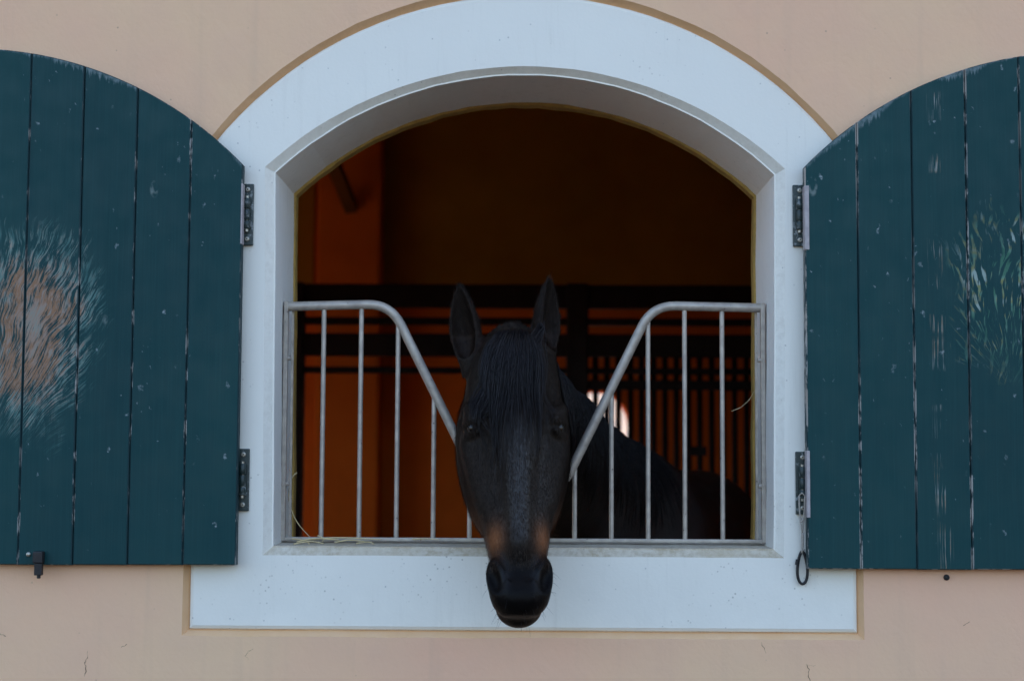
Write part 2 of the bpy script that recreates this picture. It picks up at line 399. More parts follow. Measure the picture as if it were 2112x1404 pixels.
# rear wall with an arched window
wc = at(1228, 900, YR); rw = abs(at(1300, 900, YR).x - wc.x); ztop = at(1228, 806, YR).z
arch = [(wc.x - rw, 1.0), (wc.x + rw, 1.0)] + [(wc.x + rw*math.cos(a), ztop - rw + rw*math.sin(a)) for a in [math.pi*i/16 for i in range(17)]]
m = MB()
rect = [(-4.6, 0), (4.6, 0), (4.6, ZW), (-4.6, ZW)]
holes = [arch]
for xw in (-2.4, -3.7):  # unseen rear windows, added so that sun reaches the floor
    holes.append([(xw - .5, 1.0), (xw + .5, 1.0)] + [(xw + .5*math.cos(q), 1.9 + .5*math.sin(q)) for q in [math.pi*i/16 for i in range(17)]])
for y in (YR, YR + .25):
    v, f = fill_with_hole(rect, *holes, y=y); m.add(v, f, 0 if y == YR else 1)
for h_ in holes: m.strip([(x, YR, z) for x, z in h_], [(x, YR + .25, z) for x, z in h_], 0)
m.build('rear_wall', [M['orange'], M['wall']], stable)
xa, xb = at(786, 700, YR).x, 4.39
box_part('upper_panel', M['rear_upper'], xa, xb, YR - .03, YR - .002, at(1081, 600, YR).z, ZW - .51)  # browner panel over the upper part of the rear wall
box_part('upper_panel', M['rear_upper'], -4.39, at(646, 700, YR).x, YR - .03, YR - .002, at(1081, 600, YR).z, ZW - .51)
# pilaster and brace on the rear wall
xa, xb = at(650, 700, YR - .2).x, at(783, 700, YR - .2).x
box_part('pilaster', M['orange'], xa, xb, YR - .2, YR - .002, .012, ZW - .5, bevel=.02)
p0, p1 = at(688, 330, YR - .5), at(735, 420, YR - .3)
m = MB(); m.tube([at(672, 300, YR - .7), at(725, 430, YR - .22)], .045, 4); m.build('brace', M['brown'], stable)

m = MB(); m.box(-9, 9, 13.0, 13.3, 0, 3.0); m.box(-9.1, 9.1, 12.92, 13.38, 3.001, 3.1)
tag(m.build('yard_wall', simple('pale_limewash', (.82, .80, .72), .9, scale=3), origin=(0, 13, 0)), 'cream wall outside, glimpsed through the small arched opening behind the horse', 'wall')
# ------------------------------------------------------------------ stall partition behind the horse
YG = 3.2
part = root('stall_partition', (0, YG, 0), 'dark painted stall rails and grille inside behind the horse', 'partition')
xl, xr = at(600, 700, YG).x - .5, at(1600, 700, YG).x + .6
for a, b in ((588, 636), (656, 671), (689, 736), (758, 771)):
    z0, z1 = at(1081, b, YG).z, at(1081, a, YG).z
    box_part('rail', M['iron'], xl, xr, YG - .03, YG + .03, z0, z1, parent=part, bevel=.006)
px0, px1 = at(1168, 700, YG).x, at(1213, 700, YG).x
box_part('post', M['iron'], px0, px1, YG - .05, YG + .05, .012, at(1081, 586, YG).z, parent=part, bevel=.008)
lx0, lx1 = at(590, 700, YG).x, at(628, 700, YG).x
box_part('post', M['iron'], lx0, lx1, YG - .05, YG + .05, .012, at(1081, 586, YG).z, parent=part, bevel=.008)
box_part('rail', M['iron'], px1 + .002, xr, YG - .028, YG + .028, at(1081, 803, YG).z, at(1081, 783, YG).z, parent=part, bevel=.006)
box_part('rail', M['iron'], px1 + .002, xr, YG - .028, YG + .028, .95, 1.05, parent=part, bevel=.006)
bar_m = None
step = (at(1332, 850, YG).x - at(1308, 850, YG).x); x = at(1228, 850, YG).x; i = 0
while x < xr - .03:
    if bar_m is None:
        m = MB(); m.tube([(x, YG, 1.05), (x, YG, at(1081, 735, YG).z)], .0125, 8); b0 = m.build('bar', M['iron'], part, smooth=True); bar_m = b0; x0b = x
    else:
        c = bar_m.copy(); COL.objects.link(c); c.parent = part; c.location.x = x - x0b + random.uniform(-.002, .002)
    x += step; i += 1
box_part('kick_panel', M['brown'], px1 + .002, xr, YG - .02, YG + .02, .012, .948, parent=part)
pc = at(1440, 930, YG)
box_part('latch_plate', M['iron'], pc.x - .04, pc.x + .03, YG - .05, YG - .03, pc.z - .02, pc.z + .02, parent=part)

# ------------------------------------------------------------------ shutters
def shutter(side):
    hx = -.631 if side < 0 else .624
    t = root('window_shutter', (hx, -.05, 1.268), 'dark green plank shutter folded back left, with a big gnawed pale patch' if side < 0 else
             'dark green plank shutter folded back right, with bare grain streaks and grassy scratches', 'shutter', 'green window shutters')
    gm = M['green_l'] if side < 0 else M['green_r']
    offs = [0, .117, .239, .360, .480, .612]
    xc, zc, rad = side * 1.253 if side < 0 else 1.246, 1.5535, .867
    ztop = lambda x: zc + math.sqrt(rad*rad - (x - xc)**2)
    for i in range(5):
        a = hx + side * (offs[i] + (0 if i == 0 else .0007)); b = hx + side * (offs[i+1] - .0007)
        if a > b: a, b = b, a
        zb = 1.268 + random.uniform(-.0015, .0015)
        ch = .0026; yf, yb = -.064 + random.uniform(-.0012, .0012), -.039
        def ring(x0, x1, y, dz):
            n = 7
            return [(x0, y, zb + dz), (x1, y, zb + dz)] + [(x1 + (x0-x1)*k/n, y, ztop(x1 + (x0-x1)*k/n) - dz) for k in range(n+1)]
        m = MB()
        F, S, B = ring(a + ch, b - ch, yf, .002), ring(a, b, yf + ch, 0), ring(a, b, yb, 0)
        m.add(F, [tuple(range(len(F)))], 0)
        m.strip(F, S, 1); m.strip(S, B, 1); m.add(B, [tuple(range(len(B)))[::-1]], 0)
        # the top edge keeps the weathered paint
        m.build('plank', [gm, M['groove_l' if side < 0 else 'groove_r']], t)
    for zz in (1.42, 1.98):
        x0, x1 = sorted((hx + side * .03, hx + side * .59))
        box_part('batten', gm, x0, x1, -.0385, -.0305, zz, zz + .1, parent=t, bevel=.004)
    return t, hx
def hinge(t, hx, side, px, py0, py1):
    c = at(px, (py0+py1)/2, -.02); z0, z1 = at(px, py1, -.014).z, at(px, py0, -.014).z
    hw = .0142
    m = MB(); m.box(c.x - hw, c.x + hw, -.031, -.0222, z0, z1)
    h = m.build('hinge', M['hinge'], t, bevel=.002)
    zc = (z0 + z1) / 2; bx = c.x - side * .001
    for k, (za, zb_, r) in enumerate(((zc + .012, zc + .036, .0078), (zc - .014, zc + .011, .0072), (zc - .034, zc - .015, .0078))):
        m = MB(); m.tube([(bx, -.038, za), (bx, -.038, za + .002), (bx, -.038, zb_ - .002), (bx, -.038, zb_)], [r*.8, r, r, r*.8], 14); m.build('knuckle', M['hinge'], h, smooth=True, auto=40)
    m = MB(); m.tube([(bx, -.038, zc - .040), (bx, -.038, zc + .041)], .004, 10); m.build('pin', M['screw'], h)
    for zz in (z0 + .014, z1 - .013):
        m = MB(); m.tube([(c.x + .001, -.0305, zz), (c.x + .001, -.033, zz), (c.x + .001, -.0342, zz)], [.0056, .0056, .0035], 12)
        m.tube([(c.x + .001, -.0335, zz), (c.x + .001, -.0346, zz)], .0018, 6, 1); m.build('screw', [M['screw'], M['black']], h)
    # strap that runs from the barrel to the back of the shutter edge
    x0, x1 = sorted((bx, hx + side * .02))
    m = MB(); m.box(x0, x1, -.0385, -.0325, zc - .012, zc + .010)
    m.build('strap', M['hinge'], h)
    return h
tl, hl = shutter(-1); tr, hr = shutter(1)
hinge(tl, hl, -1, 511, 382, 508); hinge(tl, hl, -1, 502, 925, 1053)
hinge(tr, hr, 1, 1647, 384, 510); hlow = hinge(tr, hr, 1, 1653, 931, 1060)
# pale hinge leaves let into the shutter edges
for (t, side, hx, a, b, w_) in ((tr, 1, hr, 380, 512, .009), (tr, 1, hr, 926, 1064, .006), (tl, -1, hl, 380, 505, .0025)):
    z0, z1 = at(1081, b, -.07).z, at(1081, a, -.07).z
    x0, x1 = sorted((hx - side * .0012, hx + side * w_))
    m = MB(); m.box(x0, x1, -.0668, -.0395, z0, z1); m.build('hinge_leaf', simple('bare_leaf_edge', (.42, .38, .38), .7, scale=60), t, bevel=.0015)
# latch at the foot of the left shutter
lc = at(80, 1165, -.08)
m = MB(); m.box(lc.x - .013, lc.x + .009, -.086, -.0655, lc.z + .004, lc.z + .030); latch = m.build('latch', M['black'], tl, bevel=.003)
m = MB(); m.box(lc.x - .010, lc.x + .007, -.082, -.068, lc.z - .022, lc.z + .0035); m.tube([(lc.x - .001, -.075, lc.z - .021), (lc.x - .001, -.075, lc.z - .029)], .0045, 8); m.build('latch_tongue', M['black'], latch, bevel=.002)
m = MB(); q = at(57, 1143, -.072); m.tube([(q.x, -.0635, q.z), (q.x, -.068, q.z), (q.x, -.0695, q.z)], [.005, .005, .003], 10); m.build('screw', M['screw'], latch, smooth=True, auto=40)

# wall anchor under the right shutter
wa = at(1952, 1190, -.03)
m = MB(); m.tube([(wa.x, -.0305, wa.z), (wa.x, -.035, wa.z), (wa.x, -.0365, wa.z)], [.007, .006, .003], 10)
m.tube([(wa.x, -.036, wa.z), (wa.x, -.040, wa.z)], .0025, 6)
tag(m.build('wall_plug', M['black'], origin=wa, smooth=True, auto=40), 'small dark plug in the plaster under the right shutter', 'plug')

# cord and snap hook
ra = at(1648, 1022, -.049); rb = at(1660, 1022, -.049); rk = at(1655, 1098, -.042); re_ = at(1654, 1140, -.036)
m = MB()
def sag(a, b, n=8, amp=.002, ph=0):
    return [a.lerp(b, i/n) + Vector((amp*math.sin(math.pi*i/n + ph), 0, 0)) for i in range(n+1)]
m.tube(sag(ra, rk, amp=-.002), .0017, 6); m.tube(sag(rb, rk, amp=.001), .0017, 6)
m.tube([ra, at(1654, 1016, -.050), rb], .0017, 6)
m.tube(sag(rk, re_, amp=.0008), .0026, 6); m.tube([rk + Vector((-.003, -.001, .03)), rk + Vector((.001, -.003, .027)), rk + Vector((-.004, -.002, .024))], .0024, 6)
m.tube([re_ + Vector((0, 0, .004)), re_ + Vector((.006, -.003, .008))], .0014, 5)
tag(m.build('hook_cord', M['rope'], origin=ra, smooth=True), 'thin grey cord looped over the lower right hinge', 'cord')
cc = at(1655, 1170, -.032)
pts = []
for i in range(28):
    a = 2*math.pi*i/28; s_ = math.sin(a); zz = .0355*s_; wd = .0138*(1 - .42*(s_ + 1)/2)
    pts.append((cc.x + wd*math.cos(a)*1.0, -.032, cc.z + zz))
m = MB(); m.tube(pts, .0033, 8, closed=True)
hk = m.build('snap_hook', M['black'], origin=cc, smooth=True)
tag(hk, 'dark pear shaped snap hook hanging on a cord by the right shutter', 'hook')
m = MB(); m.tube([(cc.x - .0105, -.0325, cc.z + .018), (cc.x - .0125, -.0325, cc.z + .006)], .0042, 8); m.build('gate_sleeve', M['black'], hk, smooth=True, auto=40)

# ------------------------------------------------------------------ gate in the window
YQ = .11
gate = root('window_gate', (0, YQ, 1.313), 'grey metal gate with upright bars and a V shaped dip', 'gate')
zr = at(1081, 629, YQ).z
def rail_path():
    L = [Vector((-.553, YQ, zr - .004))]
    key = [(-.553, zr), (-.315, zr + .004), (-.262, zr - .016), (-.140, 1.545), (-.095, 1.462), (-.05, 1.44), (.05, 1.44), (.095, 1.462), (.137, 1.545), (.262, zr - .016), (.315, zr + .002), (.553, zr - .003)]
    key = []
    def A(px, py): p = at(px, py, YQ); return (p.x, p.z)
    raw = [A(592, 632), A(806, 627), A(985, 990), A(1015, 1012), A(1140, 1012), A(1170, 985), A(1345, 630), A(1572, 635)]
    out = [raw[0]]
    for i in range(1, len(raw) - 1):
        p, q, s_ = Vector(raw[i-1]), Vector(raw[i]), Vector(raw[i+1])
        r = .055 if i in (1, 6) else .02
        a = q + (p - q).normalized() * min(r, (p-q).length*.45); b = q + (s_ - q).normalized() * min(r, (s_-q).length*.45)
        for k in range(9):
            u = k / 8; out.append(tuple(a*(1-u)**2 + q*2*u*(1-u) + b*u*u))
    out.append(raw[-1]); return out
rp = rail_path()
m = MB(); m.tube([(x, YQ, z) for x, z in rp], .0108, 14); m.build('top_rail', M['steel'], gate, smooth=True, auto=50)
def rail_z(x):
    best = None
    for (x0, z0), (x1, z1) in zip(rp[:-1], rp[1:]):
        if min(x0, x1) <= x <= max(x0, x1) and abs(x1-x0) > 1e-6:
            z = z0 + (z1-z0)*(x-x0)/(x1-x0); best = z if best is None else max(best, z)
    return best
ZB = 1.322
bx = [at(p, 1110, YQ).x for p in (662, 740, 817, 893, 968, 1041, 1113, 1185, 1261, 1337, 1413, 1491)]
for x in bx:
    zt = rail_z(x); x2 = x + .0
    m = MB(); m.tube([(x, YQ + .001, ZB), (x, YQ + .001, (zt + ZB)/2), (x2, YQ + .001, zt - .004)], .0056, 10); m.build('bar', M['steel'], gate, smooth=True, auto=50)
m = MB(); m.box(-.5525, .5525, YQ - .009, YQ + .009, 1.3145, ZB + .001); m.build('bottom_rail', M['steel'], gate, bevel=.002)
for s_ in (-1, 1):
    m = MB(); m.box(s_*.5535 - .005, s_*.5535 + .005, YQ - .012, YQ + .004, 1.3145, zr + .006); up = m.build('upright', M['steel'], gate, bevel=.0015)
    for zz in (1.735, 1.445):
        m = MB(); m.tube([(s_*.5535 - s_*.012, YQ - .004, zz), (s_*.5535 - s_*.004, YQ - .004, zz)], .005, 8); m.tube([(s_*.5535, YQ - .017, zz), (s_*.5535, YQ - .011, zz)], .004, 8); m.build('bolt', M['steel'], up)
    xs_ = s_*.5405
    m = MB(); m.box(min(xs_ - .0025, xs_ + .0025), xs_ + .0025, YQ + .012, YQ + .02, 1.3145, zr - .012); m.build('side_strip', M['steel'], gate)

# ------------------------------------------------------------------ the horse
def smin(a, b, k):
    h = np.clip(.5 + .5*(b - a)/k, 0, 1); return b*(1-h) + a*h - k*h*(1-h)
def smax(a, b, k): return -smin(-a, -b, k)
def axis_coords(fine0, fine1, lo, hi, df, dc):
    a = np.arange(fine0, fine1, df)
    def grow(start, end, sgn):
        out = []; p = start; d = df
        while (p < end if sgn > 0 else p > end):
            d = min(d*1.18, dc); p += sgn*d; out.append(p)
        return out
    return np.array(grow(a[0], lo, -1)[::-1] + list(a) + grow(a[-1], hi, 1), dtype=np.float32)
GX = axis_coords(-.20, .16, -.32, 1.35, .004, .025)
GY = axis_coords(-.42, .06, -.5, 3.05, .004, .028)
GZ = axis_coords(1.13, 1.94, -.04, 2.0, .004, .03)
V = np.full((len(GX), len(GY), len(GZ)), .5, dtype=np.float32)
def region(lo, hi):
    s = []
    for gcoord, a, b in zip((GX, GY, GZ), lo, hi):
        s.append(slice(max(0, np.searchsorted(gcoord, a)), min(len(gcoord), np.searchsorted(gcoord, b))))
    return tuple(s)
def apply(fn, lo, hi, k=.02, op='add'):
    s = region(lo, hi)
    X, Y, Z = np.meshgrid(GX[s[0]], GY[s[1]], GZ[s[2]], indexing='ij')
    d = fn(X, Y, Z).astype(np.float32)
    V[s] = smin(V[s], d, k) if op == 'add' else smax(V[s], -d, k)

# head frame: u to the viewer's right, s down the face, v back from the face
O = at(1062, 690, -.125); Oe = at(1076, 1248, -.330)
ax_s = (Oe - O).normalized(); YAW = R(5)
ax_u = Vector((math.cos(YAW), math.sin(YAW) * .9, .045)); ax_u = (ax_u - ax_s * ax_u.dot(ax_s)).normalized()
ax_v = ax_u.cross(ax_s) * -1
if ax_v.y < 0: ax_v = -ax_v
HL = (Oe - O).length                       # about .62
def hl(X, Y, Z):
    dx, dy, dz = X - O.x, Y - O.y, Z - O.z
    return [dx*a.x + dy*a.y + dz*a.z for a in (ax_u, ax_s, ax_v)]
def hp(u, s, v): return O + ax_u*u + ax_s*s + ax_v*v
SK = np.array([-.05, -.02, .03, .08, .14, .20, .26, .32, .38, .43, .48, .53, .57, .592, .606])
SW = np.array([.030, .070, .094, .103, .106, .106, .100, .090, .079, .069, .060, .059, .057, .049, .034])
SF = np.array([.060, .030, .012, .003, .000, .000, .004, .009, .012, .013, .010, .004, .004, .014, .030])   # front of the face
SB = np.array([.100, .150, .190, .215, .235, .240, .228, .206, .182, .160, .142, .130, .120, .105, .080])   # underside of the jaw
SN = np.array([2.0, 2.0, 2.2, 2.4, 2.5, 2.5, 2.5, 2.5, 2.5, 2.5, 2.4, 2.3, 2.3, 2.2, 2.0])
def d_head(X, Y, Z):
    u, s, v = hl(X, Y, Z); sc = np.clip(s, SK[0], SK[-1])
    W = np.interp(sc, SK, SW); f = np.interp(sc, SK, SF); b = np.interp(sc, SK, SB); n = np.interp(sc, SK, SN)
    D = (b - f)/2; c = (b + f)/2
    t = (v - f) / (b - f)
    W = W * (1 - .22*np.clip((.30 - t)/.3, 0, 1)**1.5)      # narrower bridge of the nose in front
    q = (np.abs(u/W)**n + np.abs((v - c)/D)**n)**(1/n)
    d = (q - 1)*np.minimum(W, D)*.9
    ds = np.maximum(np.maximum(s - SK[-1], SK[0] - s), 0)
    return np.where(ds > 0, np.sqrt(np.maximum(d, 0)**2 + ds**2), d)
HLO, HHI = (-.32, -.5, 1.05), (.30, .30, 1.98)
apply(d_head, HLO, HHI, .001)
def h_ell(u0, s0, v0, ru, rs, rv, tilt=0):
    """ellipsoid in head coordinates, tilted in the u-s plane"""
    ct, st_ = math.cos(tilt), math.sin(tilt); mr = min(ru, rs, rv)
    def fn(X, Y, Z):
        u, s, v = hl(X, Y, Z); u = u - u0; s = s - s0; v = v - v0
        a = u*ct + s*st_; b = -u*st_ + s*ct
        k0 = np.sqrt((a/ru)**2 + (b/rs)**2 + (v/rv)**2); k1 = np.sqrt((a/ru**2)**2 + (b/rs**2)**2 + (v/rv**2)**2) + 1e-6
        return k0*(k0 - 1)/k1
    return fn
def h_cap(p, q, r0, r1):
    p, q = hp(*p), hp(*q)
    return seg(p, q, r0, r1)
def seg(p, q, r0, r1, sx=1.0):
    p, q = Vector(p), Vector(q); d = q - p
    px_, dx = p.x/sx, d.x/sx; L2 = dx*dx + d.y**2 + d.z**2
    def fn(X, Y, Z):
        x, y, z = X/sx - px_, Y - p.y, Z - p.z
        t = np.clip((x*dx + y*d.y + z*d.z)/L2, 0, 1)
        return (np.sqrt((x - t*dx)**2 + (y - t*d.y)**2 + (z - t*d.z)**2) - (r0 + (r1 - r0)*t))*min(sx, 1)
    return fn
for s_ in (-1, 1):
    apply(h_ell(s_*.066, .255, .150, .054, .150, .085, s_*.14), HLO, HHI, .04)          # cheek
    apply(h_ell(s_*.086, .174, .050, .026, .042, .034, s_*.25), HLO, HHI, .02)            # brow over the eye
    apply(h_cap((s_*.092, .225, .080), (s_*.066, .36, .070), .020, .012), HLO, HHI, .025)  # cheek ridge
    apply(h_ell(s_*.088, .122, .026, .010, .024, .012), HLO, HHI, .03, 'sub')             # hollow above the eye
    apply(h_ell(s_*.041, .540, .036, .028, .050, .038, s_*.20), HLO, HHI, .014)           # nostril wing
    apply(h_ell(s_*.034, .42, .006, .008, .08, .007, s_*.06), HLO, HHI, .045, 'sub')      # groove beside the nasal bone
apply(h_cap((0, .20, .019), (0, .46, .024), .022, .018), HLO, HHI, .05)
apply(h_ell(0, .577, .044, .053, .037, .042), HLO, HHI, .02)                              # upper lip
apply(h_ell(0, .580, .092, .049, .044, .040), HLO, HHI, .008)                             # lower lip and chin
for s_ in (-1, 1):
    apply(h_ell(s_*.056, .534, .010, .014, .034, .027, s_*.26), HLO, HHI, .012, 'sub')    # nostril
    apply(h_ell(s_*.106, .2015, .034, .016, .0075, .017), HLO, HHI, .006, 'sub')            # eye opening
    apply(h_cap((s_*.085, .190, .016), (s_*.106, .1905, .056), .007, .007), HLO, HHI, .014)   # upper lid
    apply(h_cap((s_*.085, .214, .022), (s_*.104, .214, .058), .005, .005), HLO, HHI, .012)   # lower lid

# ears
def ear(base, tip, facing, wmax):
    base, tip = Vector(base), Vector(tip); a = (tip - base); L = a.length; a.normalize()
    o = Vector(facing); o = (o - a*o.dot(a)).normalized(); b = a.cross(o)
    hk = np.array([-.2, 0, .12, .3, .5, .7, .86, .96, 1.0])*L; wk = np.array([.5, .62, .82, 1, .95, .70, .40, .16, .04])*wmax
    def co(X, Y, Z):
        x, y, z = X - base.x, Y - base.y, Z - base.z
        return [x*q.x + y*q.y + z*q.z for q in (a, b, o)]
    def solid(X, Y, Z):
        h, p, q = co(X, Y, Z); w_ = np.interp(h, hk, wk); q = q + .10*wmax*np.sin(np.clip(h/L, 0, 1)*3)
        e = np.sqrt((p/w_)**2 + (q/(w_*.72))**2); d = (e - 1)*w_*.7
        ds = np.maximum(np.maximum(h - L, -.2*L - h), 0); return np.where(ds > 0, np.sqrt(np.maximum(d, 0)**2 + ds**2), d)
    def hollow(X, Y, Z):
        h, p, q = co(X, Y, Z); w_ = np.interp(h, hk, wk)*.80
        w_ = np.where(h < .10*L, w_*np.clip((h/L + .06)/.16, .02, 1), w_)
        q = q - .55*w_; e = np.sqrt((p/w_)**2 + (q/(w_*.95))**2); return (e - 1)*w_*.8
    lo = tuple(min(base[i], tip[i]) - .1 for i in range(3)); hi = tuple(max(base[i], tip[i]) + .1 for i in range(3))
    s = region(lo, hi); X, Y, Z = np.meshgrid(GX[s[0]], GY[s[1]], GZ[s[2]], indexing='ij')
    d = smax(solid(X, Y, Z), -hollow(X, Y, Z), .005).astype(np.float32)
    V[s] = smin(V[s], d, .014)
EARS = []
e0, e1 = at(966, 742, -.055), at(945, 583, -.045); ear(e0, e1, (-.45, -1, .05), .037); EARS.append((e0, e1))
e0, e1 = at(1128, 728, -.055), at(1136, 566, -.03); ear(e0, e1, (.80, -.62, .05), .038); EARS.append((e0, e1))

# neck, trunk, legs and tail
hx0 = hp(0, .05, .11)
NK = [((hx0.x, hx0.y + .02, 1.655), .112, .66), ((.035, .24, 1.575), .132, .64), ((.105, .50, 1.485), .170, .60), ((.185, .78, 1.372), .212, .64), ((.265, 1.02, 1.25), .27, .80)]
for (p, r0, s0), (q, r1, s1) in zip(NK[:-1], NK[1:]):
    sx = (s0 + s1)/2
    apply(seg((p[0], p[1], p[2]), (q[0], q[1], q[2]), r0, r1, sx), tuple(min(p[i], q[i]) - .42 for i in range(3)), tuple(max(p[i], q[i]) + .42 for i in range(3)), .05)
BD = [((.29, 1.05, 1.21), .315), ((.45, 1.60, 1.12), .335), ((.61, 2.12, 1.145), .300), ((.70, 2.42, 1.09), .285)]
for (p, r0), (q, r1) in zip(BD[:-1], BD[1:]):
    apply(seg(p, q, r0, r1, .84), tuple(min(p[i], q[i]) - .5 for i in range(3)), tuple(max(p[i], q[i]) + .5 for i in range(3)), .09)
apply(seg((.27, .98, 1.38), (.36, 1.28, 1.39), .13, .12, .7), (-.2, .6, 1), (.8, 1.7, 1.8), .08)    # withers
dirb = Vector((.29, .957, 0)); rgt = Vector((.957, -.29, 0))
def leg(pts, rs):
    for p, q, a, b in zip(pts[:-1], pts[1:], rs[:-1], rs[1:]):
        apply(seg(p, q, a, b), tuple(min(p[i], q[i]) - .28 for i in range(3)), tuple(max(p[i], q[i]) + .28 for i in range(3)), .03)
for s_ in (-1, 1):
    b0 = Vector((.29, 1.0, 0)) + rgt*s_*.15
    leg([b0 + Vector((0, 0, 1.05)), b0 + Vector((0, 0, .80)), b0 + Vector((0, 0, .48)), b0 + Vector((0, 0, .18)), b0 - dirb*.03 + Vector((0, 0, .06))], [.14, .095, .058, .042, .062])
    b1 = Vector((.66, 2.30, 0)) + rgt*s_*.16
    leg([b1 + Vector((0, 0, 1.05)), b1 - dirb*.10 + Vector((0, 0, .86)), b1 + dirb*.12 + Vector((0, 0, .55)), b1 + dirb*.09 + Vector((0, 0, .20)), b1 + dirb*.05 + Vector((0, 0, .06))], [.20, .14, .068, .044, .064])
apply(seg((.79, 2.68, 1.28), (.86, 2.82, .62), .05, .075), (.4, 2.3, .3), (1.3, 3.05, 1.6), .04)

def surface_nets(xs, ys, zs, V):
    S = V < 0
    nx, ny, nz = V.shape
    cnt = np.zeros((nx-1, ny-1, nz-1), dtype=np.int8)
    for a in (0, 1):
        for b in (0, 1):
            for c in (0, 1): cnt += S[a:nx-1+a, b:ny-1+b, c:nz-1+c]
    I, J, K = np.nonzero((cnt > 0) & (cnt < 8))
    P = np.zeros((len(I), 3)); N = np.zeros(len(I))
    co = [(a, b, c) for a in (0, 1) for b in (0, 1) for c in (0, 1)]
    for p in co:
        for axn in range(3):
            if p[axn]: continue
            q = list(p); q[axn] = 1
            v0 = V[I+p[0], J+p[1], K+p[2]]; v1 = V[I+q[0], J+q[1], K+q[2]]
            m = (v0 < 0) != (v1 < 0); t = np.where(m, v0/np.where(m, v0 - v1, 1), 0)
            X = xs[I+p[0]]*(1-t) + xs[I+q[0]]*t; Y = ys[J+p[1]]*(1-t) + ys[J+q[1]]*t; Z = zs[K+p[2]]*(1-t) + zs[K+q[2]]*t
            P[m] += np.stack([X, Y, Z], 1)[m]; N += m
    P /= N[:, None]
    idx = np.full((nx-1, ny-1, nz-1), -1, dtype=np.int32); idx[I, J, K] = np.arange(len(I))
    F = []
    for axn in range(3):
        o1, o2 = [(1, 2), (2, 0), (0, 1)][axn]
        sl0 = [slice(None)]*3; sl1 = [slice(None)]*3
        sl0[axn] = slice(0, -1); sl1[axn] = slice(1, None)
        A, B = S[tuple(sl0)], S[tuple(sl1)]
        E = np.argwhere(A != B); 
        ok = (E[:, o1] > 0) & (E[:, o2] > 0) & (E[:, o1] < V.shape[o1]-1) & (E[:, o2] < V.shape[o2]-1); E = E[ok]
        def cell(d1, d2):
            e = E.copy(); e[:, o1] += d1; e[:, o2] += d2; return idx[e[:, 0], e[:, 1], e[:, 2]]
        Q = np.stack([cell(-1, -1), cell(0, -1), cell(0, 0), cell(-1, 0)], 1)
        flip = ~A[E[:, 0], E[:, 1], E[:, 2]]
        Q[flip] = Q[flip][:, ::-1]; F.append(Q)
    return P, np.concatenate(F)
HP, HF = surface_nets(GX, GY, GZ, V)

horse = root('horse', (.45, 1.4, .012), 'dark bay horse with its head lowered out through the window gate', 'horse')
ho = ORG['horse']
me = bpy.data.meshes.new('body'); me.from_pydata((HP - np.array(ho)).tolist(), [], HF.tolist())
me.polygons.foreach_set('use_smooth', [True]*len(me.polygons)); me.update()
body = bpy.data.objects.new('body', me); COL.objects.link(body); body.parent = horse; ORG['body'] = ho
# coat colours: near black, tan beside the muzzle, brown in the ears, bare black skin on the nose
uu, ss, vv = hl(HP[:, 0], HP[:, 1], HP[:, 2])
def sstep(a, b, x): t = np.clip((x - a)/(b - a), 0, 1); return t*t*(3 - 2*t)
tan = np.exp(-(((ss - .452)/.032)**2 + ((np.abs(uu) - .050)/.017)**2))*(vv < .13)*1.0
tan += .5*np.exp(-(((ss - .40)/.05)**2))*sstep(.06, .13, vv)*(ss > .3)
earm = np.zeros(len(HP))
for e0, e1 in EARS:
    a = np.array(e1 - e0); h = ((HP - np.array(e0))@a)/a.dot(a); dd = np.linalg.norm(HP - np.array(e0) - h[:, None]*a, axis=1)
    earm = np.maximum(earm, (h > .05)*(h < 1.0)*(dd < .05)*(1 - .4*h))
skin = sstep(.45, .525, ss)*(ss < .8)*(vv < .3)*(HP[:, 1] < 0)
col = np.zeros((len(HP), 4), dtype=np.float32); col[:, 3] = 1
gloss = np.exp(-((uu - .014)/.046)**2)*sstep(.17, .24, ss)*(1 - sstep(.43, .50, ss))*(vv < .09) + .45*sstep(.3, .7, HP[:, 1])
gloss += .55*np.exp(-(((np.abs(uu) - .033)/.010)**2 + ((ss - .53)/.035)**2))*(vv < .06)
col[:, 3] = np.clip(gloss, 0, 1)
col[:, 0] = np.clip(tan, 0, 1); col[:, 1] = skin; col[:, 2] = earm
at_ = me.color_attributes.new('coat', 'FLOAT_COLOR', 'POINT'); at_.data.foreach_set('color', col.ravel())
tr4 = np.ones((len(HP), 4), dtype=np.float32); tr4[:, 0] = tr4[:, 1] = tr4[:, 2] = sstep(.25, .8, HP[:, 1])  # trunk mask: coat painted paler there in place of light indoors
at2 = me.color_attributes.new('trunk', 'FLOAT_COLOR', 'POINT'); at2.data.foreach_set('color', tr4.ravel())
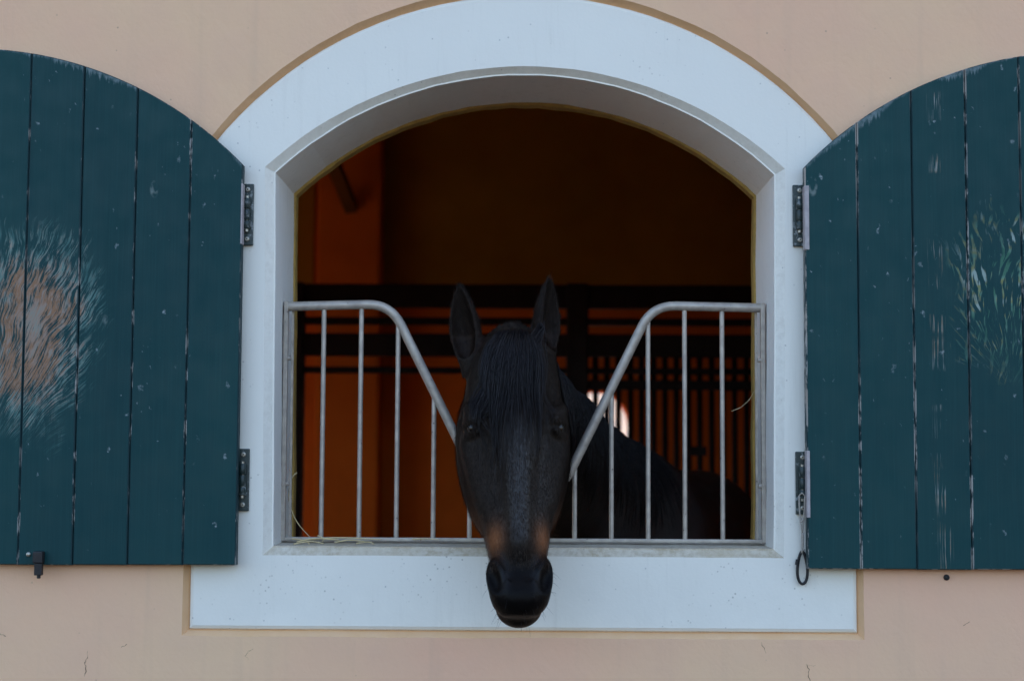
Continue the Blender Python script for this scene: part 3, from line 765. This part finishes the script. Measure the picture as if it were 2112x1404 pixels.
def m_coat(name, hair=False):
    n = NT(name, rough=.55, spec=.13)
    vcn = n.t.nodes.new('ShaderNodeVertexColor'); vcn.layer_name = 'coat'; vc = vcn.outputs[0]
    fibre = n.noise(1, 3, .6, n.map((260, 260, 45), (R(-18), 0, 0)))
    base = n.mix(n.ramp(n.noise(7, 4), (.3, 0), (.7, 1)), (.0085, .0062, .0050), (.0155, .0108, .0082))
    base = n.mix(n.math('MULTIPLY', n.ramp(fibre, (.4, 0), (.7, 1)), .6), base, (.027, .0185, .0140))
    if not hair:
        sp = n.node('ShaderNodeSeparateColor', {0: vc}); s3 = sp.node.outputs
        k = n.math('MULTIPLY', s3[0], n.ramp(fibre, (.3, .55), (.7, 1)))
        base = n.mix(k, base, (.22, .085, .034))
        base = n.mix(n.math('MULTIPLY', s3[2], .8), base, (.014, .007, .0045))
        base = n.mix(s3[1], base, n.mix(n.noise(60, 3), (.0026, .0023, .0024), (.0045, .0036, .0036)))
        n.set('normal', n.bump(fibre, .5, .0018, n.bump(n.noise(24, 4, .6), .45, .006)))
    if hair:
        sp = n.node('ShaderNodeSeparateColor', {0: vc}); s3 = sp.node.outputs
        base = n.mix(s3[1], (.0035, .0026, .0022), (.046, .032, .024))
        base = n.mix(n.math('MULTIPLY', s3[0], .9), base, (.26, .10, .04))
        base = n.mix(n.math('MULTIPLY', s3[2], .85), base, (.008, .005, .004))
    else:
        gl = n.math('MULTIPLY', vcn.outputs[1], n.ramp(n.noise(16, 4, .65, n.map((1, 1, .5))), (.3, .55), (.62, 1)))
        n.set('spec', n.math('ADD', n.math('MULTIPLY', gl, .38), .07))
        tk = n.t.nodes.new('ShaderNodeVertexColor'); tk.layer_name = 'trunk'
        base = n.mix(n.math('MULTIPLY', n.node('ShaderNodeSeparateColor', {0: tk.outputs[0]}), n.ramp(n.noise(5, 3), (.3, .7), (.7, 1))), base, (.075, .066, .060))
    n.set('base', base); n.set('rough', .42 if not hair else .6)
    
    return n.m
M['coat'] = m_coat('dark_bay_coat'); me.materials.append(M['coat'])
# eyes
n = NT('dark_eye', base=(.006, .004, .003), rough=.12, spec=.4); M['eye'] = n.m
for s_ in (-1, 1):
    c = hp(s_*.0885, .2025, .041); m = MB()
    rings = []
    for i in range(13):
        th = math.pi*i/12
        for j in range(20):
            ph = 2*math.pi*j/20; m.v.append((c.x + .0165*math.sin(th)*math.cos(ph), c.y + .0165*math.sin(th)*math.sin(ph), c.z + .0165*math.cos(th)))
    for i in range(12):
        for j in range(20):
            m.f.append((i*20 + j, i*20 + (j+1) % 20, (i+1)*20 + (j+1) % 20, (i+1)*20 + j)); m.m.append(0)
    m.build('eye', M['eye'], horse, smooth=True)

# hair: forelock, mane, short coat, whiskers
bvh = BVHTree.FromPolygons([tuple(p) for p in HP], [tuple(int(i) for i in q) for q in HF])
def on_skin(p, lift):
    loc, nor, _, _ = bvh.find_nearest(p)
    return loc + nor*lift, nor
n = NT('black_mane_hair', rough=.42, spec=.26)
n.set('base', n.mix(n.noise(1, 2, .5, n.map((300, 300, 8))), (.005, .004, .0045), (.018, .014, .015))); M['hair'] = n.m
def strand(mb, pts, r, sides=3):
    nn = len(pts); mb.tube(pts, [r*(1 - .75*(i/(nn-1))**2) for i in range(nn)], sides)
fl = MB(); rnd = random.Random(3)
for lk in range(42):
    fr = (lk + rnd.uniform(-.3, .3))/41.0
    u0 = -.060 + .118*fr; u1 = -.116 + .182*fr + rnd.uniform(-.010, .010); L = rnd.uniform(.19, .29) - .06*abs(fr - .4) + (.04 if rnd.random() < .3 else 0)
    s0 = -.020 + rnd.uniform(-.015, .02); wob = rnd.uniform(-.006, .006); top = rnd.uniform(.006, .014)
    for k in range(22):
        du = rnd.gauss(0, .0075); l = L*(rnd.uniform(.50, 1.0) if rnd.random() < .86 else rnd.uniform(1.0, 1.32)); ph = rnd.uniform(0, 6); jl = rnd.gauss(0, .0035)
        pts = []
        for i in range(11):
            t = i/10; u = (u0 + du)*(1 - t) + (u1 + du*(1.15 - .7*t))*t + wob*math.sin(t*3 + 1) + .0012*math.sin(t*7 + ph)
            s = s0 + l*t
            p = hp(u, s, -.05 if t > .12 else -.05 + .02)
            q, nr = on_skin(hp(u, s, -.006), .0)
            lift = .0025 + top*math.sin(min(1, t*1.25 + .12)*math.pi)*.8 + jl + .004*t
            pts.append(q + nr*max(.0015, lift))
        strand(fl, pts, rnd.uniform(.0006, .0011))
fl.build('forelock', M['hair'], horse, smooth=True)
mn = MB()
crest = []
for i in range(40):
    t = i/39; y = .0 + .95*t; x = np.interp(y, [p[0][1] for p in NK], [p[0][0] for p in NK])
    q, nr = on_skin(Vector((x, y, 2.3)), 0); 
    hit = bvh.ray_cast(Vector((x, y, 2.3)), Vector((0, 0, -1)))
    crest.append(hit[0] if hit[0] else q)
for i, c in enumerate(crest):
    for k in range(22):
        b = c + Vector((rnd.gauss(0, .008), rnd.uniform(-.014, .014), .0)); l = rnd.uniform(.16, .30); lean = rnd.uniform(.0, .03)
        pts = []
        for j in range(9):
            t = j/8
            p = b + Vector((.01 + .055*t + .02*math.sin(t*2), -lean*t + .004*math.sin(6*t + k), .012*math.sin(t*3) - l*t*t*.7 - l*.3*t))
            q, nr = on_skin(p, 0); 
            if (p - q).dot(nr) < .004 + .006*t: p = q + nr*(.004 + .008*rnd.random())
            pts.append(p)
        strand(mn, pts, .0011)
mn.build('mane', M['hair'], horse, smooth=True)
# short coat hairs over the head
tri = HF; cen = HP[HF].mean(axis=1)
nrm = np.cross(HP[HF[:, 1]] - HP[HF[:, 0]], HP[HF[:, 3]] - HP[HF[:, 0]]); area = np.linalg.norm(nrm, axis=1); nrm /= area[:, None] + 1e-12
chk, nr0 = cen[0], nrm[0]
uh, sh, vh = hl(cen[:, 0], cen[:, 1], cen[:, 2])
sel = np.nonzero((cen[:, 1] < .12) & (sh < .52) & (cen[:, 2] > 1.15))[0]
pr = area[sel]/area[sel].sum(); pick = RNG.choice(sel, 70000, p=pr)
w4 = RNG.dirichlet((1, 1, 1, 1), len(pick)); P0 = (HP[HF[pick]]*w4[:, :, None]).sum(axis=1); N0 = nrm[pick]
flow = np.array(ax_s)[None, :] + RNG.normal(0, .22, (len(pick), 3)); flow -= (flow*N0).sum(1)[:, None]*N0; flow /= np.linalg.norm(flow, axis=1)[:, None]
sp_ = sh[pick]; isear = (sp_ < -.03)
flow[isear] *= -1
Ln = RNG.uniform(.005, .011, len(pick))*(1 + 1.1*((vh[pick] > .10) & (sp_ > .1)) + .8*isear)
side_ = np.cross(flow, N0)
tipp = P0 + flow*Ln[:, None] + N0*(Ln*RNG.uniform(.12, .38, len(pick)))[:, None]
wd = RNG.uniform(.0003, .0007, len(pick))[:, None]
VV = np.stack([P0 - side_*wd - N0*.0005, P0 + side_*wd - N0*.0005, tipp], 1).reshape(-1, 3) - np.array(ho)
mc = bpy.data.meshes.new('coat_hair'); mc.from_pydata(VV.tolist(), [], np.arange(len(VV)).reshape(-1, 3).tolist())
tn = np.repeat(np.clip(tan[HF[pick, 0]], 0, 1), 3); er = np.repeat(earm[HF[pick, 0]], 3)
c4 = np.zeros((len(VV), 4), dtype=np.float32); c4[:, 0] = tn; c4[:, 1] = np.repeat(RNG.random(len(pick))**1.6, 3); c4[:, 2] = er; c4[:, 3] = 1
a_ = mc.color_attributes.new('coat', 'FLOAT_COLOR', 'POINT'); a_.data.foreach_set('color', c4.ravel())
M['coat_hair'] = m_coat('dark_bay_coat_hair', True); mc.materials.append(M['coat_hair'])
oc = bpy.data.objects.new('coat_hair', mc); COL.objects.link(oc); oc.parent = horse; oc['kind'] = 'stuff'
wk = MB()
for k in range(46):
    u = rnd.uniform(-.055, .055); s = rnd.uniform(.50, .64); p, nr = on_skin(hp(u*1.3, s, rnd.uniform(.0, .11)), 0)
    d = (nr + Vector(ax_s)*.5 + Vector((rnd.gauss(0, .2), rnd.gauss(0, .2), rnd.gauss(0, .2)))).normalized(); l = rnd.uniform(.010, .028)
    wk.tube([p, p + d*l*.5, p + d*l + Vector((0, 0, -l*.15))], [.0003, .00022, .0001], 3)
wk.build('whiskers', M['hair'], horse, smooth=True)['kind'] = 'stuff'

# ------------------------------------------------------------------ straw on the sill
def stalk(pts, label, r=.0016):
    P = [at(*p) for p in pts]; m = MB()
    fine = []
    for i in range(len(P) - 1):
        a, b, c, d = P[max(i-1, 0)], P[i], P[i+1], P[min(i+2, len(P)-1)]
        for k in range(5):
            t = k/5; fine.append(.5*((2*b) + (c - a)*t + (2*a - 5*b + 4*c - d)*t*t + (3*b - a - 3*c + d)*t**3))
    fine.append(P[-1])
    m.tube(fine, [r*(1 - .5*i/len(fine)) for i in range(len(fine))], 5)
    tag(m.build('straw_stalk', M['straw'], origin=P[0], smooth=True), label, 'straw', 'straw stalks on the window sill')
stalk([(612, 974, .15), (600, 990, .14), (596, 1030, .13), (612, 1075, .12), (645, 1113, .12)], 'long straw stalk hanging in a curve at the left jamb')
stalk([(602, 1110, .07), (628, 1114, .06), (640, 1123, .04)], 'short straw stalk bent on the sill in the left corner')
stalk([(612, 1117, .05), (650, 1110, .06), (700, 1113, .06)], 'straw stalk lying along the sill between the first two gate bars', .0021)
stalk([(640, 1112, .09), (700, 1108, .085), (785, 1112, .08)], 'longest straw stalk lying flat along the foot of the gate bars', .0021)
stalk([(735, 1120, .04), (760, 1117, .05), (772, 1122, .05)], 'tiny straw stalk on the sill under the second gate bar')
stalk([(850, 1111, .09), (880, 1110, .085), (905, 1112, .08)], 'thin straw stalk on the sill by the fourth gate bar')
stalk([(606, 1121, .035), (640, 1116, .05), (668, 1120, .05)], 'straw stalk lying lowest and farthest left on the sill', .0018)
stalk([(655, 1104, .085), (668, 1110, .08), (664, 1117, .07)], 'short upright straw stalk leaning on the first gate bar')
stalk([(690, 1118, .05), (720, 1113, .06), (752, 1116, .06)], 'straw stalk on the sill crossing in front of the second gate bar', .0018)
m = MB(); m.tube([at(1556, 806, .14), at(1545, 825, .13), at(1528, 840, .13), at(1508, 848, .13)], .0006, 4)
tag(m.build('straw_stalk', M['straw'], origin=at(1556, 806, .14)), 'fine hair thin stalk caught on the right end of the gate', 'straw')

# hairline cracks and scars in the plaster
def crack(pts, r=.0012):
    q = []
    for (x0, y0), (x1, y1) in zip(pts[:-1], pts[1:]):
        for k in range(4): q.append((x0 + (x1-x0)*k/4 + random.gauss(0, .9), y0 + (y1-y0)*k/4 + random.gauss(0, .9)))
    q.append(pts[-1])
    P = [at(x, y, -.0300) for x, y in q]; m = MB(); rr_ = [r*random.uniform(.15, 1.0)*(.3 + .7*math.sin(math.pi*(i + .5)/len(P))) for i in range(len(P))]
    m.tube(P, rr_, 4); m.build('crack', M['crack'], facade)
crack([(180, 1342), (181, 1356), (176, 1365), (177, 1380), (174, 1394)], .0016)
crack([(524, 1336), (512, 1342), (506, 1352), (512, 1360)])
crack([(1662, 1368), (1668, 1378), (1667, 1392), (1672, 1410)], .0015); crack([(1662, 1374), (1682, 1371)], .0009)
crack([(0, 1306), (12, 1311)], .0018); crack([(250, 1335), (262, 1327)], .0012); 
crack([(1570, 1325), (1580, 1346)], .0008); crack([(1985, 1290), (2000, 1281)], .0008)
